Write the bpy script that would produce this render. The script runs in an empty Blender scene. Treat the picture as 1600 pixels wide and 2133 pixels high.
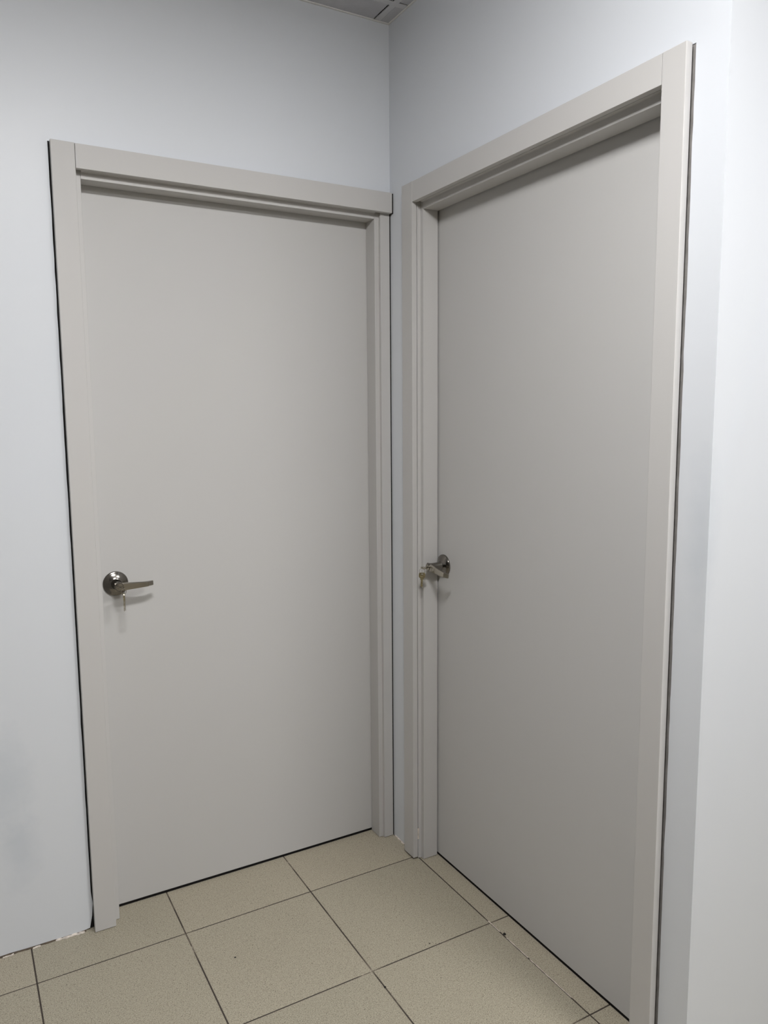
import bpy, bmesh, math, random
from mathutils import Matrix, Vector

scene = bpy.context.scene
COL = scene.collection

# ------------------------------------------------------------------ camera
cam_data = bpy.data.cameras.new('camera')
cam = bpy.data.objects.new('camera', cam_data)
COL.objects.link(cam)
cam_data.sensor_fit = 'VERTICAL'
cam_data.sensor_height = 24.0
cam_data.lens = 24.0 * 1600.627 / 2133.0
cam_data.clip_start = 0.02
RT = Vector((0.8696, -0.4937, -0.0073))
DN = Vector((-0.0666, -0.1026, -0.9925))
FW = Vector((0.4892, 0.8636, -0.1221))
m = Matrix.Identity(4)
for i in range(3):
    m[i][0] = RT[i]; m[i][1] = -DN[i]; m[i][2] = -FW[i]
m.translation = Vector((-1.303, -2.2467, 1.485))
cam.matrix_world = m
scene.camera = cam

# ------------------------------------------------------------------ world, exposure
world = bpy.data.worlds.new('world')
scene.world = world
world.use_nodes = True
world.node_tree.nodes['Background'].inputs[0].default_value = (0.5, 0.55, 0.6, 1)
world.node_tree.nodes['Background'].inputs[1].default_value = 0.0
vs = scene.view_settings
vs.view_transform = 'Standard'
vs.look = 'None'
vs.gamma = 1.0
vs.use_curve_mapping = False
vs.exposure = 0.0
LAMP_COLOR = (1.0, 0.992, 0.988)
# ceiling light panels: x, y, half width, half length, strength, label
LAMPS = [(-1.000, -1.680, 0.25, 0.09, 145.0, 'slim oblong opal ceiling light in front of the two doors, out of frame overhead'),
         (0.254, -2.814, 0.28, 0.28, 59.0, 'square flat ceiling light panel farther back from the doors, out of frame')]

# ------------------------------------------------------------------ materials
def new_mat(name):
    mt = bpy.data.materials.new(name)
    mt.use_nodes = True
    nt = mt.node_tree
    return mt, nt, nt.nodes['Principled BSDF']

def N(nt, typ, **kw):
    n = nt.nodes.new(typ)
    for k, v in kw.items():
        setattr(n, k, v)
    return n

def ramp(nt, stops):
    r = N(nt, 'ShaderNodeValToRGB')
    el = r.color_ramp.elements
    while len(el) < len(stops):
        el.new(0.5)
    for e, (p, c) in zip(el, stops):
        e.position = p
        e.color = (*c, 1) if len(c) == 3 else c
    return r

def noise(nt, vec, scale, detail=2.0, rough=0.5):
    n = N(nt, 'ShaderNodeTexNoise')
    n.inputs['Scale'].default_value = scale
    n.inputs['Detail'].default_value = detail
    n.inputs['Roughness'].default_value = rough
    nt.links.new(vec, n.inputs['Vector'])
    return n

def mix(nt, a, b, fac, mode='MIX'):
    x = N(nt, 'ShaderNodeMix', data_type='RGBA', blend_type=mode)
    for sock, v in ((x.inputs[6], a), (x.inputs[7], b), (x.inputs[0], fac)):
        if hasattr(v, 'is_output'):
            nt.links.new(v, sock)
        elif isinstance(v, (int, float)):
            sock.default_value = v
        else:
            sock.default_value = (*v, 1)
    return x.outputs[2]

def bump(nt, height, strength, dist, bsdf):
    b = N(nt, 'ShaderNodeBump')
    b.inputs['Strength'].default_value = strength
    b.inputs['Distance'].default_value = dist
    nt.links.new(height, b.inputs['Height'])
    nt.links.new(b.outputs[0], bsdf.inputs['Normal'])

def simple(name, color, rough=0.5, metal=0.0, spec=0.5, var=0.06, scale=30.0):
    mt, nt, b = new_mat(name)
    g = N(nt, 'ShaderNodeNewGeometry')
    n = noise(nt, g.outputs['Position'], scale, 3.0)
    r = ramp(nt, [(0.3, tuple(c * (1 - var) for c in color)), (0.7, tuple(min(1, c * (1 + var)) for c in color))])
    nt.links.new(n.outputs[0], r.inputs[0])
    nt.links.new(r.outputs[0], b.inputs['Base Color'])
    b.inputs['Roughness'].default_value = rough
    b.inputs['Metallic'].default_value = metal
    b.inputs['Specular IOR Level'].default_value = spec
    return mt

# centre x, y, z, half width, half height, strength
SMUDGES = [(-1.235, 0.0, 0.50, 0.10, 0.20, 0.42), (-1.20, 0.0, 0.30, 0.07, 0.14, 0.42), (0.0, -1.235, 1.24, 0.05, 0.22, 0.33)]

def wall_mat():
    mt, nt, b = new_mat('wall_paint')
    g = N(nt, 'ShaderNodeNewGeometry')
    P = g.outputs['Position']
    base = mix(nt, (0.668, 0.695, 0.738), (0.698, 0.722, 0.756), noise(nt, P, 1.3, 2.0).outputs[0])
    # rubbed, bluish old paint showing through in three soft smudges
    c = base
    wob = noise(nt, P, 14.0, 3.0, 0.6)
    for cx, cy, cz, sx, sz_, amt in SMUDGES:
        mp = N(nt, 'ShaderNodeMapping')
        mp.inputs['Location'].default_value = (-cx / sx, -cy / sx, -cz / sz_)
        mp.inputs['Scale'].default_value = (1 / sx, 1 / sx, 1 / sz_)
        nt.links.new(P, mp.inputs['Vector'])
        ln = N(nt, 'ShaderNodeVectorMath', operation='LENGTH')
        nt.links.new(mp.outputs[0], ln.inputs[0])
        ad = N(nt, 'ShaderNodeMath', operation='ADD')
        nt.links.new(ln.outputs['Value'], ad.inputs[0])
        nt.links.new(wob.outputs[0], ad.inputs[1])
        rr = ramp(nt, [(0.45, (amt, amt, amt)), (1.0, (0, 0, 0))])
        sc_ = N(nt, 'ShaderNodeMath', operation='MULTIPLY')
        sc_.inputs[1].default_value = 0.7
        nt.links.new(ad.outputs[0], sc_.inputs[0])
        nt.links.new(sc_.outputs[0], rr.inputs[0])
        c = mix(nt, c, (0.50, 0.545, 0.60), rr.outputs[0])
    nt.links.new(c, b.inputs['Base Color'])
    b.inputs['Roughness'].default_value = 0.42
    b.inputs['Specular IOR Level'].default_value = 0.35
    h = noise(nt, P, 9.0, 3.0)
    bump(nt, h.outputs[0], 0.08, 0.006, b)
    return mt

def door_mat(name, col):
    mt, nt, b = new_mat(name)
    g = N(nt, 'ShaderNodeNewGeometry')
    P = g.outputs['Position']
    c = mix(nt, tuple(x * 0.985 for x in col), tuple(x * 1.015 for x in col), noise(nt, P, 2.0, 2.0).outputs[0])
    nt.links.new(c, b.inputs['Base Color'])
    b.inputs['Roughness'].default_value = 0.55
    b.inputs['Specular IOR Level'].default_value = 0.25
    bump(nt, noise(nt, P, 420.0, 2.0).outputs[0], 0.05, 0.0006, b)
    return mt

def tile_mat():
    mt, nt, b = new_mat('speckled_tile')
    g = N(nt, 'ShaderNodeNewGeometry')
    P = g.outputs['Position']
    info = N(nt, 'ShaderNodeObjectInfo')
    base = mix(nt, (0.386, 0.343, 0.261), (0.432, 0.389, 0.299), noise(nt, P, 5.0, 3.0).outputs[0])
    base = mix(nt, base, (0.355, 0.325, 0.249), info.outputs['Random'])
    sp = noise(nt, P, 430.0, 1.0, 0.6)
    dark = ramp(nt, [(0.35, (1, 1, 1)), (0.46, (0, 0, 0))])
    nt.links.new(sp.outputs[0], dark.inputs[0])
    c = mix(nt, base, (0.165, 0.145, 0.110), dark.outputs[0])
    fl = noise(nt, P, 210.0, 2.0, 0.6)
    fr = ramp(nt, [(0.30, (0.85, 0.85, 0.85)), (0.37, (0, 0, 0))])
    nt.links.new(fl.outputs[0], fr.inputs[0])
    c = mix(nt, c, (0.095, 0.080, 0.060), fr.outputs[0])
    lp = N(nt, 'ShaderNodeMapping')
    lp.inputs['Location'].default_value = (3.1, 7.7, 0.0)
    nt.links.new(P, lp.inputs['Vector'])
    lt = ramp(nt, [(0.56, (0, 0, 0)), (0.70, (1, 1, 1))])
    nt.links.new(noise(nt, lp.outputs[0], 380.0, 1.0, 0.6).outputs[0], lt.inputs[0])
    c = mix(nt, c, (0.50, 0.455, 0.362), lt.outputs[0])
    nt.links.new(c, b.inputs['Base Color'])
    b.inputs['Roughness'].default_value = 0.48
    b.inputs['Specular IOR Level'].default_value = 0.35
    return mt

def grout_mat():
    mt, nt, b = new_mat('dirty_grout')
    g = N(nt, 'ShaderNodeNewGeometry')
    P = g.outputs['Position']
    w = ramp(nt, [(0.54, (0.050, 0.039, 0.031)), (0.64, (0.15, 0.125, 0.095)), (0.70, (0.44, 0.40, 0.34))])
    nt.links.new(noise(nt, P, 6.0, 5.0, 0.65).outputs[0], w.inputs[0])
    nt.links.new(w.outputs[0], b.inputs['Base Color'])
    b.inputs['Roughness'].default_value = 0.9
    return mt

def metal_mat(name, col, rough):
    mt, nt, b = new_mat(name)
    g = N(nt, 'ShaderNodeTexCoord')
    mp = N(nt, 'ShaderNodeMapping')
    mp.inputs['Scale'].default_value = (60, 60, 900)
    nt.links.new(g.outputs['Object'], mp.inputs['Vector'])
    n = noise(nt, mp.outputs[0], 1.0, 2.0)
    r = ramp(nt, [(0.2, (rough * 0.75,) * 3), (0.8, (rough * 1.3,) * 3)])
    nt.links.new(n.outputs[0], r.inputs[0])
    nt.links.new(r.outputs[0], b.inputs['Roughness'])
    b.inputs['Base Color'].default_value = (*col, 1)
    b.inputs['Metallic'].default_value = 1.0
    return mt

def emit_mat(name, col, strength):
    mt, nt, b = new_mat(name)
    b.inputs['Base Color'].default_value = (0.8, 0.8, 0.8, 1)
    b.inputs['Emission Color'].default_value = (*col, 1)
    b.inputs['Emission Strength'].default_value = strength
    return mt

M_WALL = wall_mat()
M_DOOR = door_mat('grey_door_laminate', (0.530, 0.524, 0.515))
M_FRAME = door_mat('grey_frame_laminate', (0.540, 0.530, 0.519))
M_TILE = tile_mat()
M_GROUT = grout_mat()
M_DARK = simple('dark_gap_shade', (0.022, 0.020, 0.020), 0.95, spec=0.1)  # near-black colour stands in for shade inside gaps and hidden voids
M_GAP_GREY = simple('grey_gap_shade', (0.22, 0.21, 0.20), 0.9, spec=0.1, var=0.2)  # grey carries the shade of the gap beside the right casing
M_GAP_BLACK = simple('black_gap_shade', (0.010, 0.009, 0.009), 0.9, spec=0.1)  # black put in for the shade under the door leaves
M_NICKEL = metal_mat('satin_nickel', (0.22, 0.205, 0.185), 0.17)
M_NICKEL2 = metal_mat('bright_nickel', (0.42, 0.39, 0.335), 0.17)
M_STEEL = metal_mat('key_steel', (0.45, 0.42, 0.36), 0.22)
M_BRASS = metal_mat('key_brass', (0.46, 0.41, 0.27), 0.25)
M_SLOT = simple('keyway_black', (0.01, 0.01, 0.01), 0.6)
M_CEIL = simple('ceiling_panel_grey', (0.52, 0.52, 0.55), 0.7, var=0.03)
M_BAR = simple('grey_ceiling_bar', (0.60, 0.60, 0.62), 0.6, var=0.02)
M_TBAR = simple('white_ceiling_bar', (0.74, 0.73, 0.71), 0.5, var=0.03)
M_PLASTER = simple('chipped_plaster', (0.66, 0.60, 0.54), 0.9, var=0.25, scale=90)
M_MORTAR = simple('brown_mortar_dirt', (0.11, 0.085, 0.062), 0.95, var=0.45, scale=70)
M_CRUMB = simple('dark_crumb', (0.014, 0.012, 0.012), 0.9)
M_PANEL = simple('dark_wall_panel', (0.13, 0.115, 0.10), 0.6, var=0.15, scale=6)
M_BACK = simple('pale_back_wall', (0.40, 0.385, 0.36), 0.6, var=0.05, scale=6)
M_LAMPFRAME = simple('white_lamp_frame', (0.8, 0.8, 0.8), 0.4)

# ------------------------------------------------------------------ mesh helpers
def link(name, me, parent=None, mat=None):
    o = bpy.data.objects.new(name, me)
    COL.objects.link(o)
    if mat and not me.materials:
        me.materials.append(mat)
    if parent:
        o.parent = parent
    return o

def from_bm(name, bm, mat, parent=None, smooth=False, angle=40):
    bmesh.ops.recalc_face_normals(bm, faces=bm.faces)
    me = bpy.data.meshes.new(name)
    bm.to_mesh(me)
    bm.free()
    if smooth:
        for p in me.polygons:
            p.use_smooth = True
        try:
            me.set_sharp_from_angle(angle=math.radians(angle))
        except Exception:
            pass
    return link(name, me, parent, mat)

def add_box(bm, x0, x1, y0, y1, z0, z1):
    vs_ = [bm.verts.new(p) for p in ((x0, y0, z0), (x1, y0, z0), (x1, y1, z0), (x0, y1, z0),
                                     (x0, y0, z1), (x1, y0, z1), (x1, y1, z1), (x0, y1, z1))]
    for f in ((0, 3, 2, 1), (4, 5, 6, 7), (0, 1, 5, 4), (1, 2, 6, 5), (2, 3, 7, 6), (3, 0, 4, 7)):
        bm.faces.new([vs_[i] for i in f])
    return vs_

def box(name, x0, x1, y0, y1, z0, z1, mat, parent=None, bev=0.0, seg=2):
    bm = bmesh.new()
    add_box(bm, x0, x1, y0, y1, z0, z1)
    if bev:
        bmesh.ops.bevel(bm, geom=list(bm.edges), offset=bev, segments=seg, profile=0.5, affect='EDGES')
    return from_bm(name, bm, mat, parent)

def prism(name, pts, h0, h1, to3, mat, parent=None, bev=0.0, sel=None):
    """extrude a 2-D outline from h0 to h1; to3(a, b, h) gives the point"""
    bm = bmesh.new()
    A = [bm.verts.new(to3(a, b, h0)) for a, b in pts]
    B = [bm.verts.new(to3(a, b, h1)) for a, b in pts]
    n = len(pts)
    bm.faces.new(A)
    bm.faces.new(B[::-1])
    for i in range(n):
        bm.faces.new((A[i], A[(i + 1) % n], B[(i + 1) % n], B[i]))
    if bev:
        ed = [e for e in bm.edges if sel is None or sel(e)]
        bmesh.ops.bevel(bm, geom=ed, offset=bev, segments=2, profile=0.5, affect='EDGES')
    return from_bm(name, bm, mat, parent)

def lathe(bm, prof, axis_pt, seg=48):
    """prof: (radius, out) pairs; turned round the -y axis through axis_pt"""
    rings = []
    for r, d in prof:
        if r < 1e-6:
            rings.append([bm.verts.new((axis_pt[0], axis_pt[1] - d, axis_pt[2]))])
        else:
            rings.append([bm.verts.new((axis_pt[0] + r * math.cos(t), axis_pt[1] - d, axis_pt[2] + r * math.sin(t)))
                          for t in (2 * math.pi * k / seg for k in range(seg))])
    for a, b in zip(rings, rings[1:]):
        for k in range(seg):
            k2 = (k + 1) % seg
            if len(a) == 1:
                bm.faces.new((a[0], b[k], b[k2]))
            elif len(b) == 1:
                bm.faces.new((a[k], b[0], a[k2]))
            else:
                bm.faces.new((a[k], b[k], b[k2], a[k2]))

def torus(bm, c, R, r, ax1, ax2, n=32, k=8):
    ax1 = Vector(ax1); ax2 = Vector(ax2); ax3 = ax1.cross(ax2)
    g = []
    for i in range(n):
        t = 2 * math.pi * i / n
        d = ax1 * math.cos(t) + ax2 * math.sin(t)
        g.append([bm.verts.new(Vector(c) + d * (R + r * math.cos(p)) + ax3 * (r * math.sin(p)))
                  for p in (2 * math.pi * j / k for j in range(k))])
    for i in range(n):
        for j in range(k):
            bm.faces.new((g[i][j], g[(i + 1) % n][j], g[(i + 1) % n][(j + 1) % k], g[i][(j + 1) % k]))

def thing(name, loc, rz, label=None, cat=None, group=None, kind=None):
    o = bpy.data.objects.new(name, None)
    o.empty_display_size = 0.1
    COL.objects.link(o)
    o.location = loc
    o.rotation_euler = (0, 0, rz)
    return tag(o, label, cat, group, kind)

def tag(o, label=None, cat=None, group=None, kind=None):
    if label: o['label'] = label
    if cat: o['category'] = cat
    if group: o['group'] = group
    if kind: o['kind'] = kind
    return o

random.seed(7)
ZC = 2.7161                     # ceiling height
YE = -1.2525                    # external corner of the right wall
XW, XE, YB = -4.646, 3.4, -4.914
HALF = -math.pi / 2

# ------------------------------------------------------------------ floor
floor = box('floor', XW, XE, YB, 0.13, -0.06, -0.0007, M_GROUT)
tag(floor, 'tiled floor of square beige speckled tiles with dark joints', 'floor', kind='structure')
TX, TY, PX, PY, GAP = 0.0, -0.1579, 0.3964, 0.4069, 0.0040

def tile_mesh():
    bm = bmesh.new()
    add_box(bm, -PX / 2 + GAP / 2, PX / 2 - GAP / 2, -PY / 2 + GAP / 2, PY / 2 - GAP / 2, -0.008, 0.0)
    top = [e for e in bm.edges if all(v.co.z > -0.001 for v in e.verts)]
    bmesh.ops.bevel(bm, geom=top, offset=0.0005, segments=1, profile=0.5, affect='EDGES')
    bmesh.ops.recalc_face_normals(bm, faces=bm.faces)
    me = bpy.data.meshes.new('tile')
    bm.to_mesh(me); bm.free()
    me.materials.append(M_TILE)
    return me

TM = tile_mesh()
def cut_tile(x0, x1, y0, y1):
    bm = bmesh.new()
    add_box(bm, x0 + GAP / 2, x1 - GAP / 2, y0 + GAP / 2, y1 - GAP / 2, -0.008, 0.0)
    top = [e for e in bm.edges if all(v.co.z > -0.001 for v in e.verts)]
    bmesh.ops.bevel(bm, geom=top, offset=0.0005, segments=1, profile=0.5, affect='EDGES')
    return from_bm('tile', bm, M_TILE, floor)

for i in range(-8, 12):
    for j in range(-1, 12):
        x1 = TX - PX * i; x0 = x1 - PX
        y1 = TY - PY * j; y0 = y1 - PY
        if x1 <= XW + 0.02 or y1 <= YB + 0.02 or x0 >= XE - 0.02:
            continue
        if i < 0 and y0 >= YE:            # behind the right wall: only the strip in the doorway
            if i == -1 and y1 > -1.35 and y0 < -0.15:
                cut_tile(x0 if x0 > -0.01 else 0, 0.125, y0, y1)
            continue
        cx0, cx1, cy0, cy1 = max(x0, XW), min(x1, XE), max(y0, YB), min(y1, 0.125)
        if i < 0 and y1 > YE:
            cut_tile(x0, cx1, y0, YE - 0.002)
            if i == -1:
                cut_tile(x0, 0.125, YE, y1)
            continue
        if (cx0, cx1, cy0, cy1) == (x0, x1, y0, y1):
            t = link('tile', TM, floor)
            t.location = ((x0 + x1) / 2, (y0 + y1) / 2, random.uniform(-0.0004, 0.0004))
        else:
            cut_tile(cx0, cx1, cy0, cy1)

# white filler left in the joint along the right door
def flat_strip(name, pts, mat, parent):
    bm = bmesh.new()
    prev = None
    for x, y, w in pts:
        r = [bm.verts.new((x - w, y, -0.0004)), bm.verts.new((x + w, y, -0.0004)), bm.verts.new((x + w, y, 0.0003)), bm.verts.new((x - w, y, 0.0003))]
        if prev:
            for k in range(4):
                bm.faces.new((prev[k], prev[(k + 1) % 4], r[(k + 1) % 4], r[k]))
        else:
            bm.faces.new(r)
        prev = r
    bm.faces.new(prev[::-1])
    return from_bm(name, bm, mat, parent)

for ya, yb in ((-0.555, -0.610), (-0.640, -0.735), (-0.742, -0.905)):
    n = int(abs(yb - ya) / 0.012) + 1
    flat_strip('white_filler', [(0.0005 + random.uniform(-0.0004, 0.0004), ya + (yb - ya) * k / n, random.uniform(0.0005, 0.0013)) for k in range(n + 1)], M_PLASTER, floor)

# ------------------------------------------------------------------ walls
TH = 0.13
L_OPEN_X, L_OPEN_Z = -1.0240, 2.2025
R_OPEN_0, R_OPEN_1, R_OPEN_Z = 0.1180, 1.1768, 2.1950

def jag(n, z0, z1, u, amp, bulge=()):
    out = []
    for k in range(n + 1):
        z = z0 + (z1 - z0) * k / n
        d = random.uniform(-amp, amp)
        for zc, w, h in bulge:
            d += h * math.exp(-((z - zc) / w) ** 2)
        out.append((u + d, z))
    return out

pl = [(XW - TH, 0.004)] + [(x, 0.004 + random.uniform(-0.0015, 0.0015)) for x in (-1.6, -1.5, -1.4, -1.3, -1.24, -1.2, -1.15, -1.12, -1.08, -1.05)]
pl += jag(60, 0.006, L_OPEN_Z, L_OPEN_X, 0.0006, ((0.075, 0.030, 0.0034), (0.50, 0.02, 0.0012), (0.62, 0.015, -0.0012), (0.0, 0.022, -0.0075)))
pl += [(-0.8, L_OPEN_Z), (-0.4, L_OPEN_Z), (0.0, L_OPEN_Z), (0.0, ZC + 0.05), (XW - TH, ZC + 0.05)]
wall_left = prism('wall_left', pl, 0.0, TH, lambda a, b, h: (a, h, b), M_WALL)
tag(wall_left, 'pale blue-white painted wall around the left grey door', 'wall', kind='structure')

pr_ = [(-TH, 0.0), (0.0, 0.0), (R_OPEN_0, 0.0), (R_OPEN_0, R_OPEN_Z)] + \
      [(u, R_OPEN_Z) for u in (0.4, 0.7, 1.0)] + \
      jag(60, R_OPEN_Z, 0.0, R_OPEN_1, 0.0006, ((1.62, 0.02, -0.001), (0.55, 0.03, -0.001), (2.0, 0.02, -0.0015))) + \
      [(-YE - 0.012, 0.0), (-YE - 0.012, ZC + 0.05), (-TH, ZC + 0.05)]
wall_right = prism('wall_right', pr_, 0.0, TH, lambda a, b, h: (h, -a, b), M_WALL)
tag(wall_right, 'pale blue-white painted wall around the right grey door', 'wall', kind='structure')

wall_return = prism('wall_return', [(0.0, YE), (XE, YE), (XE, YE + 0.012), (0.0, YE + 0.012)], 0.0, ZC + 0.05,
                    lambda a, b, h: (a, b, h), M_WALL)
tag(wall_return, 'bright white wall turning away at the outer corner, right of the right door', 'wall', kind='structure')

for nm, a, lb in (('wall_back', (XW - TH, XE + TH, YB - TH, YB), 'plain pale grey wall behind the viewer'),
                  ('wall_far_left', (XW - TH, XW, YB, 0.0), 'dark brown panelled wall at the left end of the corridor'),
                  ('wall_far_right', (XE, XE + TH, YB, YE + 0.012), 'dark brown panelled wall at the right end of the corridor')):
    tag(box(nm, *a, 0.0, ZC + 0.05, M_BACK if nm == 'wall_back' else M_PANEL), lb, 'wall', kind='structure')

# dirty mortar line with chips of plaster along the foot of the left wall
def strip(name, pts, w0, w1, h, mat, parent):
    """irregular low bead along a polyline"""
    bm = bmesh.new()
    prev = None
    for k, (x, y, nx, ny) in enumerate(pts):
        w = random.uniform(w0, w1); hh = h * random.uniform(0.5, 1.0)
        ring = [bm.verts.new((x - nx * 0.002, y - ny * 0.002, 0.0002)), bm.verts.new((x + nx * w, y + ny * w, 0.0002)),
                bm.verts.new((x + nx * w * 0.4, y + ny * w * 0.4, hh)), bm.verts.new((x - nx * 0.002, y - ny * 0.002, hh))]
        if prev:
            for a in range(4):
                bm.faces.new((prev[a], prev[(a + 1) % 4], ring[(a + 1) % 4], ring[a]))
        else:
            bm.faces.new(ring)
        prev = ring
    bm.faces.new(prev[::-1])
    return from_bm(name, bm, mat, parent)

strip('mortar_line', [(-1.75 + 0.012 * k, 0.0, 0, -1) for k in range(60)], 0.001, 0.004, 0.0045, M_MORTAR, wall_left)
strip('plaster_chip', [(-1.125 + 0.006 * k, -0.0005, 0, -1) for k in range(14)], 0.003, 0.008, 0.0045, M_PLASTER, wall_left)
strip('plaster_chip', [(-1.185 + 0.004 * k, -0.003, 0, -1) for k in range(6)], 0.001, 0.004, 0.003, M_PLASTER, wall_left)
strip('plaster_chip', [(-1.262 + 0.004 * k, -0.003, 0, -1) for k in range(8)], 0.001, 0.004, 0.003, M_PLASTER, wall_left)
strip('plaster_chip', [(0.0, -0.012 - 0.008 * k, -1, 0) for k in range(12)], 0.001, 0.005, 0.004, M_PLASTER, wall_right)

# ------------------------------------------------------------------ ceiling
ceiling = box('ceiling', XW, XE, YB, TH, ZC + 0.02, ZC + 0.07, M_DARK)  # dark slab gives the slits between panels their shade by colour
tag(ceiling, 'suspended ceiling of grey panels in a white bar grid, above the room corner', 'ceiling', kind='structure')
GX, GY, GP = -0.046, -0.1125, 0.6
xs = sorted([x for x in [GX + GP * k for k in range(-8, 6)] if XW < x < XE])
ys = sorted([y for y in [GY - GP * k for k in range(0, 9)] if YB < y < 0])

def in_room(x, y):
    return y < YE or x < 0
def pieces(lines, lo, hi):
    e = [lo] + lines + [hi]
    return [(a, b) for a, b in zip(e, e[1:]) if b - a > 0.012]
lamp_cells = [(l[0], l[1], l[2], l[3]) for l in LAMPS]
pm_cache = {}
for (xa, xb) in pieces(sorted(xs + [0.0]), XW, XE):
    for (ya, yb) in pieces(sorted(ys + [YE]), YB, 0.0):
        xm, ym = (xa + xb) / 2, (ya + yb) / 2
        if not in_room(xm, ym) or any(hy > 0.2 and abs(xm - a) < hx and abs(ym - b) < hy for a, b, hx, hy in lamp_cells):
            continue
        box('ceiling_panel', xa + (0.011 if xa > XW else 0.001), xb - (0.0135 if xb < -0.001 else 0.004), ya + (0.011 if ya > YB else 0.001), yb - (0.0155 if yb < -0.001 else 0.004), ZC + 0.0005, ZC + 0.012, M_CEIL, ceiling, bev=0.001, seg=1)
for x in xs:
    y1 = 0.0 if x < 0 else YE
    box('ceiling_bar', x - 0.009, x + 0.011, YB, y1 - 0.008, ZC, ZC + 0.004, M_BAR, ceiling, bev=0.0008, seg=1)
for y in ys:
    x1 = 0.0 if y > YE else XE
    box('ceiling_bar', XW, x1 - 0.006, y - 0.011, y + 0.011, ZC - 0.0003, ZC + 0.0037, M_BAR, ceiling, bev=0.0008, seg=1)
box('wall_angle', XW, -0.0002, -0.007, -0.0002, ZC - 0.002, ZC + 0.004, M_TBAR, ceiling, bev=0.001)
box('wall_angle', -0.006, -0.0002, YE, -0.007, ZC - 0.002, ZC + 0.004, M_TBAR, ceiling, bev=0.001)
box('wall_angle', 0.0, XE, YE - 0.009, YE - 0.0002, ZC - 0.004, ZC + 0.004, M_TBAR, ceiling, bev=0.001)

# ------------------------------------------------------------------ ceiling lights
for x, y, hx, hy, st, lb in LAMPS:
    t = thing('ceiling_light', (x, y, ZC), 0, lb, 'ceiling light', 'ceiling lights')
    bm = bmesh.new()
    if hy > 0.2:                            # flat panel laid into the ceiling grid
        ox, oy = hx + 0.016, hy + 0.016
        for a in ((-ox, ox, -oy, -hy), (-ox, ox, hy, oy), (-ox, -hx, -hy, hy), (hx, ox, -hy, hy)):
            add_box(bm, *a, -0.006, 0.010)
        z0, z1 = -0.003, 0.004
    else:                                   # opal box under a white base plate
        add_box(bm, -hx - 0.01, hx + 0.01, -hy - 0.01, hy + 0.01, -0.012, 0.0)
        z0, z1 = -0.028, -0.012
    from_bm('lamp_frame', bm, M_LAMPFRAME, t)
    bm = bmesh.new()
    add_box(bm, -hx, hx, -hy, hy, z0, z1)
    from_bm('diffuser', bm, emit_mat('lamp_diffuser', LAMP_COLOR, st), t)

# ------------------------------------------------------------------ door frames
LIP = 0.0155
D_BOARD, D_BACK, D_FLANGE, D_LIP, D_SLAB = -0.0236, -0.0064, -0.0043, 0.0075, 0.066

def leg_profile(i_edge, sgn, flange, d_stop):
    s = [(-flange, D_FLANGE), (0.0, D_FLANGE), (0.0, D_LIP), (LIP, D_LIP), (LIP, d_stop), (-0.004, d_stop), (-0.004, 0.118), (-flange, 0.118)]
    return [(i_edge + sgn * a, b) for a, b in s]

def frame(name, rz, label, o0, i0, i1, o1, zT, zB, z_rev, pass_side, right_flange, lint_end, d_stop, b0z, gaps):
    """u runs along the wall, d into it. o0/i0 outer and inner edge of the first board, i1/o1 of the second."""
    base = (i0 + i1) / 2
    t = thing(name, ((base, 0, 0) if rz == 0 else (0, -base, 0)), rz, label, 'door frame', kind='structure')
    S = lambda u: u - base
    up = lambda a, b, h: (S(a), b, h)
    prism('frame_jamb', leg_profile(i0, 1, 0.045, d_stop), 0.0015, zT - 0.004, up, M_FRAME, t, bev=0.0008)
    prism('frame_jamb', leg_profile(i1, -1, right_flange, d_stop), 0.0015, zT - 0.004, up, M_FRAME, t, bev=0.0008)
    zl = z_rev
    head = [(zB + 0.045, D_FLANGE), (zB, D_FLANGE), (zB, D_LIP), (zl, D_LIP), (zl, d_stop), (zl + 0.02, d_stop), (zl + 0.02, 0.118), (zB + 0.045, 0.118)]
    prism('frame_head', head, i0 + LIP + 0.0004, i1 - LIP - 0.0004, lambda a, b, h: (S(h), b, a), M_FRAME, t, bev=0.0008)
    # face boards (architrave)
    box('casing_board', S(o0), S(i0), D_BOARD, D_BACK, b0z, zT, M_FRAME, t, bev=0.0012)
    if o1 is not None:
        box('casing_board', S(i1), S(o1), D_BOARD, D_BACK, 0.0015, zT, M_FRAME, t, bev=0.0014)
    box('casing_lintel', S(i0) + 0.0009, S(lint_end), D_BOARD + 0.0003, D_BACK, zB, zT - 0.0008, M_FRAME, t, bev=0.0006)
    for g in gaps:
        box('gap_shade_strip', S(g[0]), S(g[1]), g[2], g[3], g[4], g[5], g[6], t)  # strips added so open gaps look shaded; the shade is in their colour
    return t, S

trim1, S1 = frame('trim_1', 0.0, 'grey door frame against the room corner, left door, its right casing missing',
                  -1.0205, -0.9617, -0.0390, None, 2.2015, 2.1384, 2.1210, 0, 0.0345, -0.0050, 0.0640, 0.0015,
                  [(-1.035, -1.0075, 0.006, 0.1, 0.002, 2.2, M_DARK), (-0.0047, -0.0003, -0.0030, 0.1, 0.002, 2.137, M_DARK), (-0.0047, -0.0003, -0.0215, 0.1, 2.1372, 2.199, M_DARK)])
trim2, S2 = frame('trim_2', HALF, 'grey door frame with casing boards on both sides, right door',
                  0.1136, 0.1737, 1.1164, 1.1740, 2.1955, 2.1353, 2.1153, 1, 0.045, 1.1155, 0.0615, 0.0060,
                  [(1.163, 1.1760, 0.0015, 0.1, 0.002, 2.194, M_GAP_GREY)])
# white filler squeezed out of a joint near the foot of the right frame
box('filler_chip', S2(0.1734), S2(0.1748), -0.0075, -0.0020, 0.070, 0.108, M_PLASTER, trim2, bev=0.0005)

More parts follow.
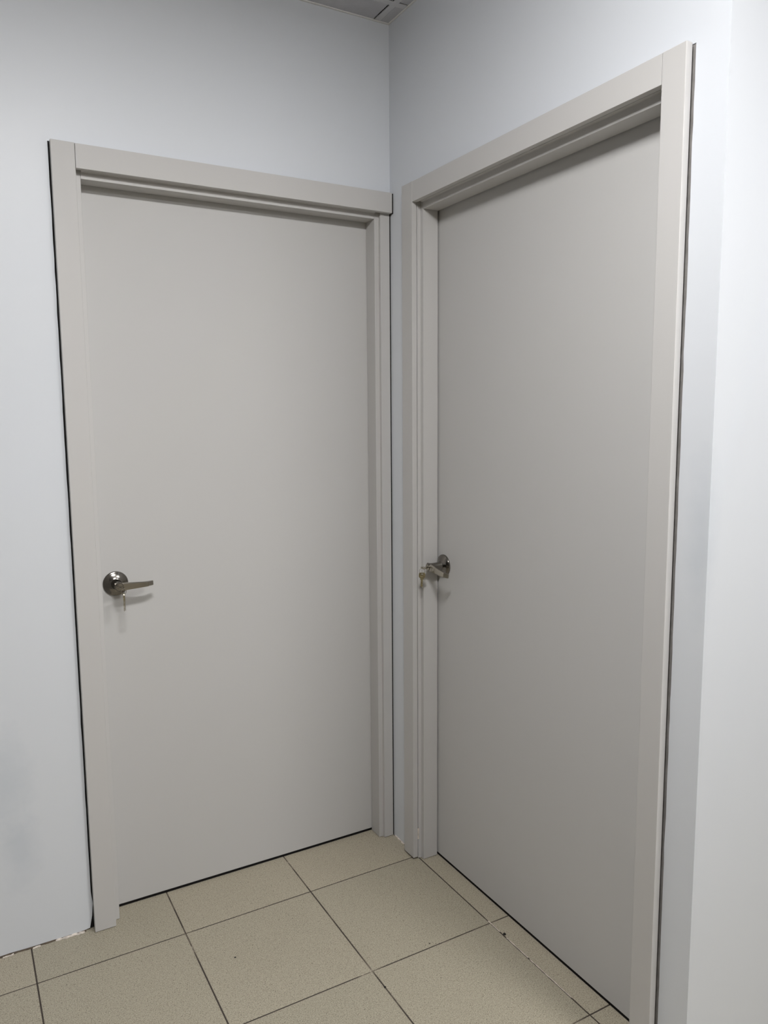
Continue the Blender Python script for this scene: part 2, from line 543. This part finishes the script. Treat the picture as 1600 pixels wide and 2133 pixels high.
# ------------------------------------------------------------------ lever handles
def lever_mesh(bm):
    # swept rectangle: (u, out, half height, half thickness); bends back to the door at the free end
    path = [(-0.012, 0.0555, 0.0115, 0.0040), (0.0, 0.0570, 0.0118, 0.0045), (0.015, 0.0577, 0.0112, 0.0042), (0.040, 0.0577, 0.0096, 0.0038),
            (0.062, 0.0575, 0.0084, 0.0035), (0.067, 0.0569, 0.0081, 0.0034), (0.0725, 0.0566, 0.0079, 0.0033), (0.078, 0.0553, 0.0077, 0.0032),
            (0.082, 0.0549, 0.0075, 0.0032), (0.085, 0.0534, 0.0074, 0.0031), (0.0965, 0.0480, 0.0069, 0.0028)]
    rings = []
    for k, (u, o, hh, ht) in enumerate(path):
        a = path[max(k - 1, 0)]; b = path[min(k + 1, len(path) - 1)]
        tx, to = b[0] - a[0], b[1] - a[1]
        l = math.hypot(tx, to); tx /= l; to /= l
        nx, no = -to, tx                      # outward normal in (u, out)
        c = 0.28
        sec = [(-1, -1 + c), (-1, 1 - c), (-1 + 0.5, 1), (1 - 0.5, 1), (1, 1 - c), (1, -1 + c), (1 - 0.5, -1), (-1 + 0.5, -1)]
        rings.append([bm.verts.new((u + nx * p * ht, -(o + no * p * ht), q * hh)) for p, q in sec])
    for a, b in zip(rings, rings[1:]):
        for i in range(8):
            bm.faces.new((a[i], a[(i + 1) % 8], b[(i + 1) % 8], b[i]))
    bm.faces.new(rings[0]); bm.faces.new(rings[-1][::-1])

def handle(parent, S, u, z, droop):
    loc = (S(u), D_SLAB, z)
    # the part is the neck; rose, lever and lock are its sub-parts
    bm = bmesh.new()
    lathe(bm, [(0.0, 0.010), (0.0165, 0.0105), (0.0150, 0.016), (0.0132, 0.022), (0.0126, 0.034), (0.0126, 0.052), (0.0132, 0.054), (0.0132, 0.0605), (0.0125, 0.0618), (0.0, 0.0618)], (0, 0, 0))
    neck = from_bm('door_handle', bm, M_NICKEL, parent, smooth=True, angle=35)
    neck.location = loc
    bm = bmesh.new()
    lathe(bm, [(0.0, 0.0), (0.0358, 0.0), (0.0360, 0.0012), (0.0358, 0.0035), (0.0345, 0.0052), (0.0335, 0.0056), (0.0322, 0.0064), (0.0290, 0.0086), (0.0250, 0.0106), (0.0210, 0.0122), (0.0170, 0.0138), (0.0155, 0.0150), (0.0, 0.0150)], (0, 0, 0), 64)
    from_bm('rose', bm, M_NICKEL, neck, smooth=True, angle=50)
    bm = bmesh.new()
    lever_mesh(bm)
    lv = from_bm('lever', bm, M_NICKEL2, neck, smooth=True, angle=12)
    lv.rotation_euler = (0, math.radians(droop), 0)
    bm = bmesh.new()
    lathe(bm, [(0.0, 0.058), (0.0098, 0.058), (0.0098, 0.0630), (0.0090, 0.0640), (0.0078, 0.0640), (0.0074, 0.0634), (0.0, 0.0634)], (0, 0, 0), 32)
    from_bm('lock_cylinder', bm, M_NICKEL2, neck, smooth=True, angle=35)
    bm = bmesh.new()
    add_box(bm, -0.0042, 0.0042, -0.0641, -0.0620, -0.0011, 0.0011)
    from_bm('keyway', bm, M_SLOT, neck)
    return neck

def door(name, rz, label, u0, u1, ztop, hu, hz, droop):
    base = (u0 + u1) / 2
    t = thing(name, ((base, 0, 0) if rz == 0 else (0, -base, 0)), rz, label, 'door', kind='structure')
    S = lambda u: u - base
    box('door_leaf', S(u0), S(u1), D_SLAB, D_SLAB + 0.04, 0.0085, ztop, M_DOOR, t, bev=0.001)
    box('bottom_gap_shade', S(u0) + 0.002, S(u1) - 0.002, D_SLAB + 0.0008, D_SLAB + 0.036, 0.0004, 0.0088, M_GAP_BLACK, t)  # black strip added as the shade in the gap under the leaf
    handle(t, S, hu, hz, droop)
    return t

door('door_1', 0.0, 'plain grey flush door on the left with its lever pointing right', -0.9617 + 0.0045, -0.0390 - 0.0045, 2.1345, -0.8995, 1.0082, 0.0)
door('door_2', HALF, 'plain grey flush door on the right with its lever seen end on', 0.1737 + 0.0045, 1.1164 - 0.0045, 2.1330, 0.2200, 1.0100, 8.0)
box('door_backing', -1.04, 0.0, 0.125, 0.130, 0.0, 2.2, M_DARK, wall_left)  # unseen plates added behind both leaves, darkness put into their colour
box('door_backing', 0.125, 0.130, -1.18, -0.11, 0.0, 2.2, M_DARK, wall_right)

# ------------------------------------------------------------------ keys
def key_bm(bm, mtx, L=0.052, bow=0.0105, t=0.0011):
    """flat key in the local x-z plane, bow at the origin, blade down -z"""
    def put(pts, y0, y1):
        A = [bm.verts.new(mtx @ Vector((x, y0, z))) for x, z in pts]
        B = [bm.verts.new(mtx @ Vector((x, y1, z))) for x, z in pts]
        n = len(pts)
        bm.faces.new(A); bm.faces.new(B[::-1])
        for i in range(n):
            bm.faces.new((A[i], A[(i + 1) % n], B[(i + 1) % n], B[i]))
    # bow: rounded square with a hole, built as a ring of quads
    n = 24
    outr, inr = [], []
    for k in range(n):
        a = 2 * math.pi * k / n
        ca, sa = math.cos(a), math.sin(a)
        q = (abs(ca) ** 4 + abs(sa) ** 4) ** -0.25
        outr.append((bow * q * ca, bow * 0.85 * q * sa))
        inr.append((0.0028 * ca, 0.0045 + 0.0022 * sa))
    vo = [[bm.verts.new(mtx @ Vector((x, y, z))) for x, z in outr] for y in (-t, t)]
    vi = [[bm.verts.new(mtx @ Vector((x, y, z))) for x, z in inr] for y in (-t, t)]
    for k in range(n):
        j = (k + 1) % n
        bm.faces.new((vo[0][k], vo[0][j], vi[0][j], vi[0][k]))
        bm.faces.new((vo[1][j], vo[1][k], vi[1][k], vi[1][j]))
        bm.faces.new((vo[0][j], vo[0][k], vo[1][k], vo[1][j]))
        bm.faces.new((vi[0][k], vi[0][j], vi[1][j], vi[1][k]))
    # shoulder and toothed blade
    w = 0.0038
    put([(-0.0055, -bow * 0.80), (0.0055, -bow * 0.80), (0.0055, -bow * 0.8 - 0.005), (-0.0055, -bow * 0.8 - 0.005)], -t * 0.95, t * 0.95)
    z0 = -bow * 0.8 - 0.0045
    z1 = z0 - (L - bow * 1.8 - 0.006)
    right = []
    for k in range(11):
        z = z0 + (z1 - z0) * k / 11
        right.append((w - (0.0014 if k % 2 else 0.0002) - (0.0006 if k % 3 == 1 else 0), z))
    put([(-w, z0)] + right + [(w * 0.2, z1), (-w, z1 + 0.003)], -t * 0.8, t * 0.8)

def rot(axis, deg):
    return Matrix.Rotation(math.radians(deg), 4, axis)

def key_bunch(rz, S_base, u, z, label, spin, keys, ring_off):
    """stands at the lock face; local frame u, -out, z like the door's"""
    root = thing('key_bunch', ((u, D_SLAB - 0.0634, z) if rz == 0 else (D_SLAB - 0.0634, -u, z)), rz, label, 'keys', 'key bunches hanging in the door locks')
    # key pushed into the lock: bow sticks out of the cylinder face
    bm = bmesh.new()
    key_bm(bm, Matrix.Translation((0, -0.0150, 0)) @ rot('Y', spin) @ rot('X', 90), L=0.020, bow=0.0088)
    from_bm('key', bm, M_STEEL, root)
    rc = Vector((ring_off[0], -0.0195 + ring_off[1], -0.0098))
    bm = bmesh.new()
    a1 = Vector((math.cos(math.radians(ring_off[2])), math.sin(math.radians(ring_off[2])), 0))
    torus(bm, rc, 0.0088, 0.0007, a1, (0, 0, 1))
    from_bm('key_ring', bm, M_STEEL, root, smooth=True, angle=80)
    for k, (yaw, lean, dx, dz, mt, L) in enumerate(keys):
        bm = bmesh.new()
        key_bm(bm, Matrix.Translation((rc.x + dx, rc.y, rc.z - 0.0130 + dz)) @ rot('Z', yaw) @ rot('Y', lean), L=L)
        from_bm('key', bm, mt, root)
    return root

key_bunch(0.0, None, -0.8995, 1.0082, 'two small keys seen edge on, hanging on a ring from the left door lock', 35,
          [(84, 1, -0.0016, 0.0, M_BRASS, 0.056), (76, -4, 0.0016, 0.0, M_STEEL, 0.056)], (0.0075, 0.0, 30))
key_bunch(HALF, None, 0.2200, 1.0100, 'one flat key seen face on, hanging on a ring from the right door lock', 10,
          [(60, 2, 0.0, -0.0008, M_BRASS, 0.050)], (-0.001, 0.0, 70))

# ------------------------------------------------------------------ crumbs on the floor
def crumb(x, y, r, label):
    bm = bmesh.new()
    bmesh.ops.create_icosphere(bm, subdivisions=2, radius=r)
    for v in bm.verts:
        v.co *= random.uniform(0.8, 1.15)
        v.co.z *= 0.6
    zmin = min(v.co.z for v in bm.verts)
    for v in bm.verts:
        v.co.z -= zmin
    o = from_bm('dirt_crumb', bm, M_CRUMB, None, smooth=True, angle=60)
    o.location = (x, y, 0.0002)
    tag(o, label, 'crumb', 'dark crumbs on the tiled floor')

crumb(0.0038, -0.6276, 0.0042, 'largest dark crumb on the thin tile joint beside the right door')
crumb(-0.3973, -0.6344, 0.0028, 'small dark crumb in the tile joint just below a joint crossing')
crumb(-0.2042, -0.5516, 0.0019, 'tiny dark crumb alone on the tile before the right door')
crumb(-0.7014, -0.3285, 0.0024, 'small dark crumb alone on the tile before the left door')
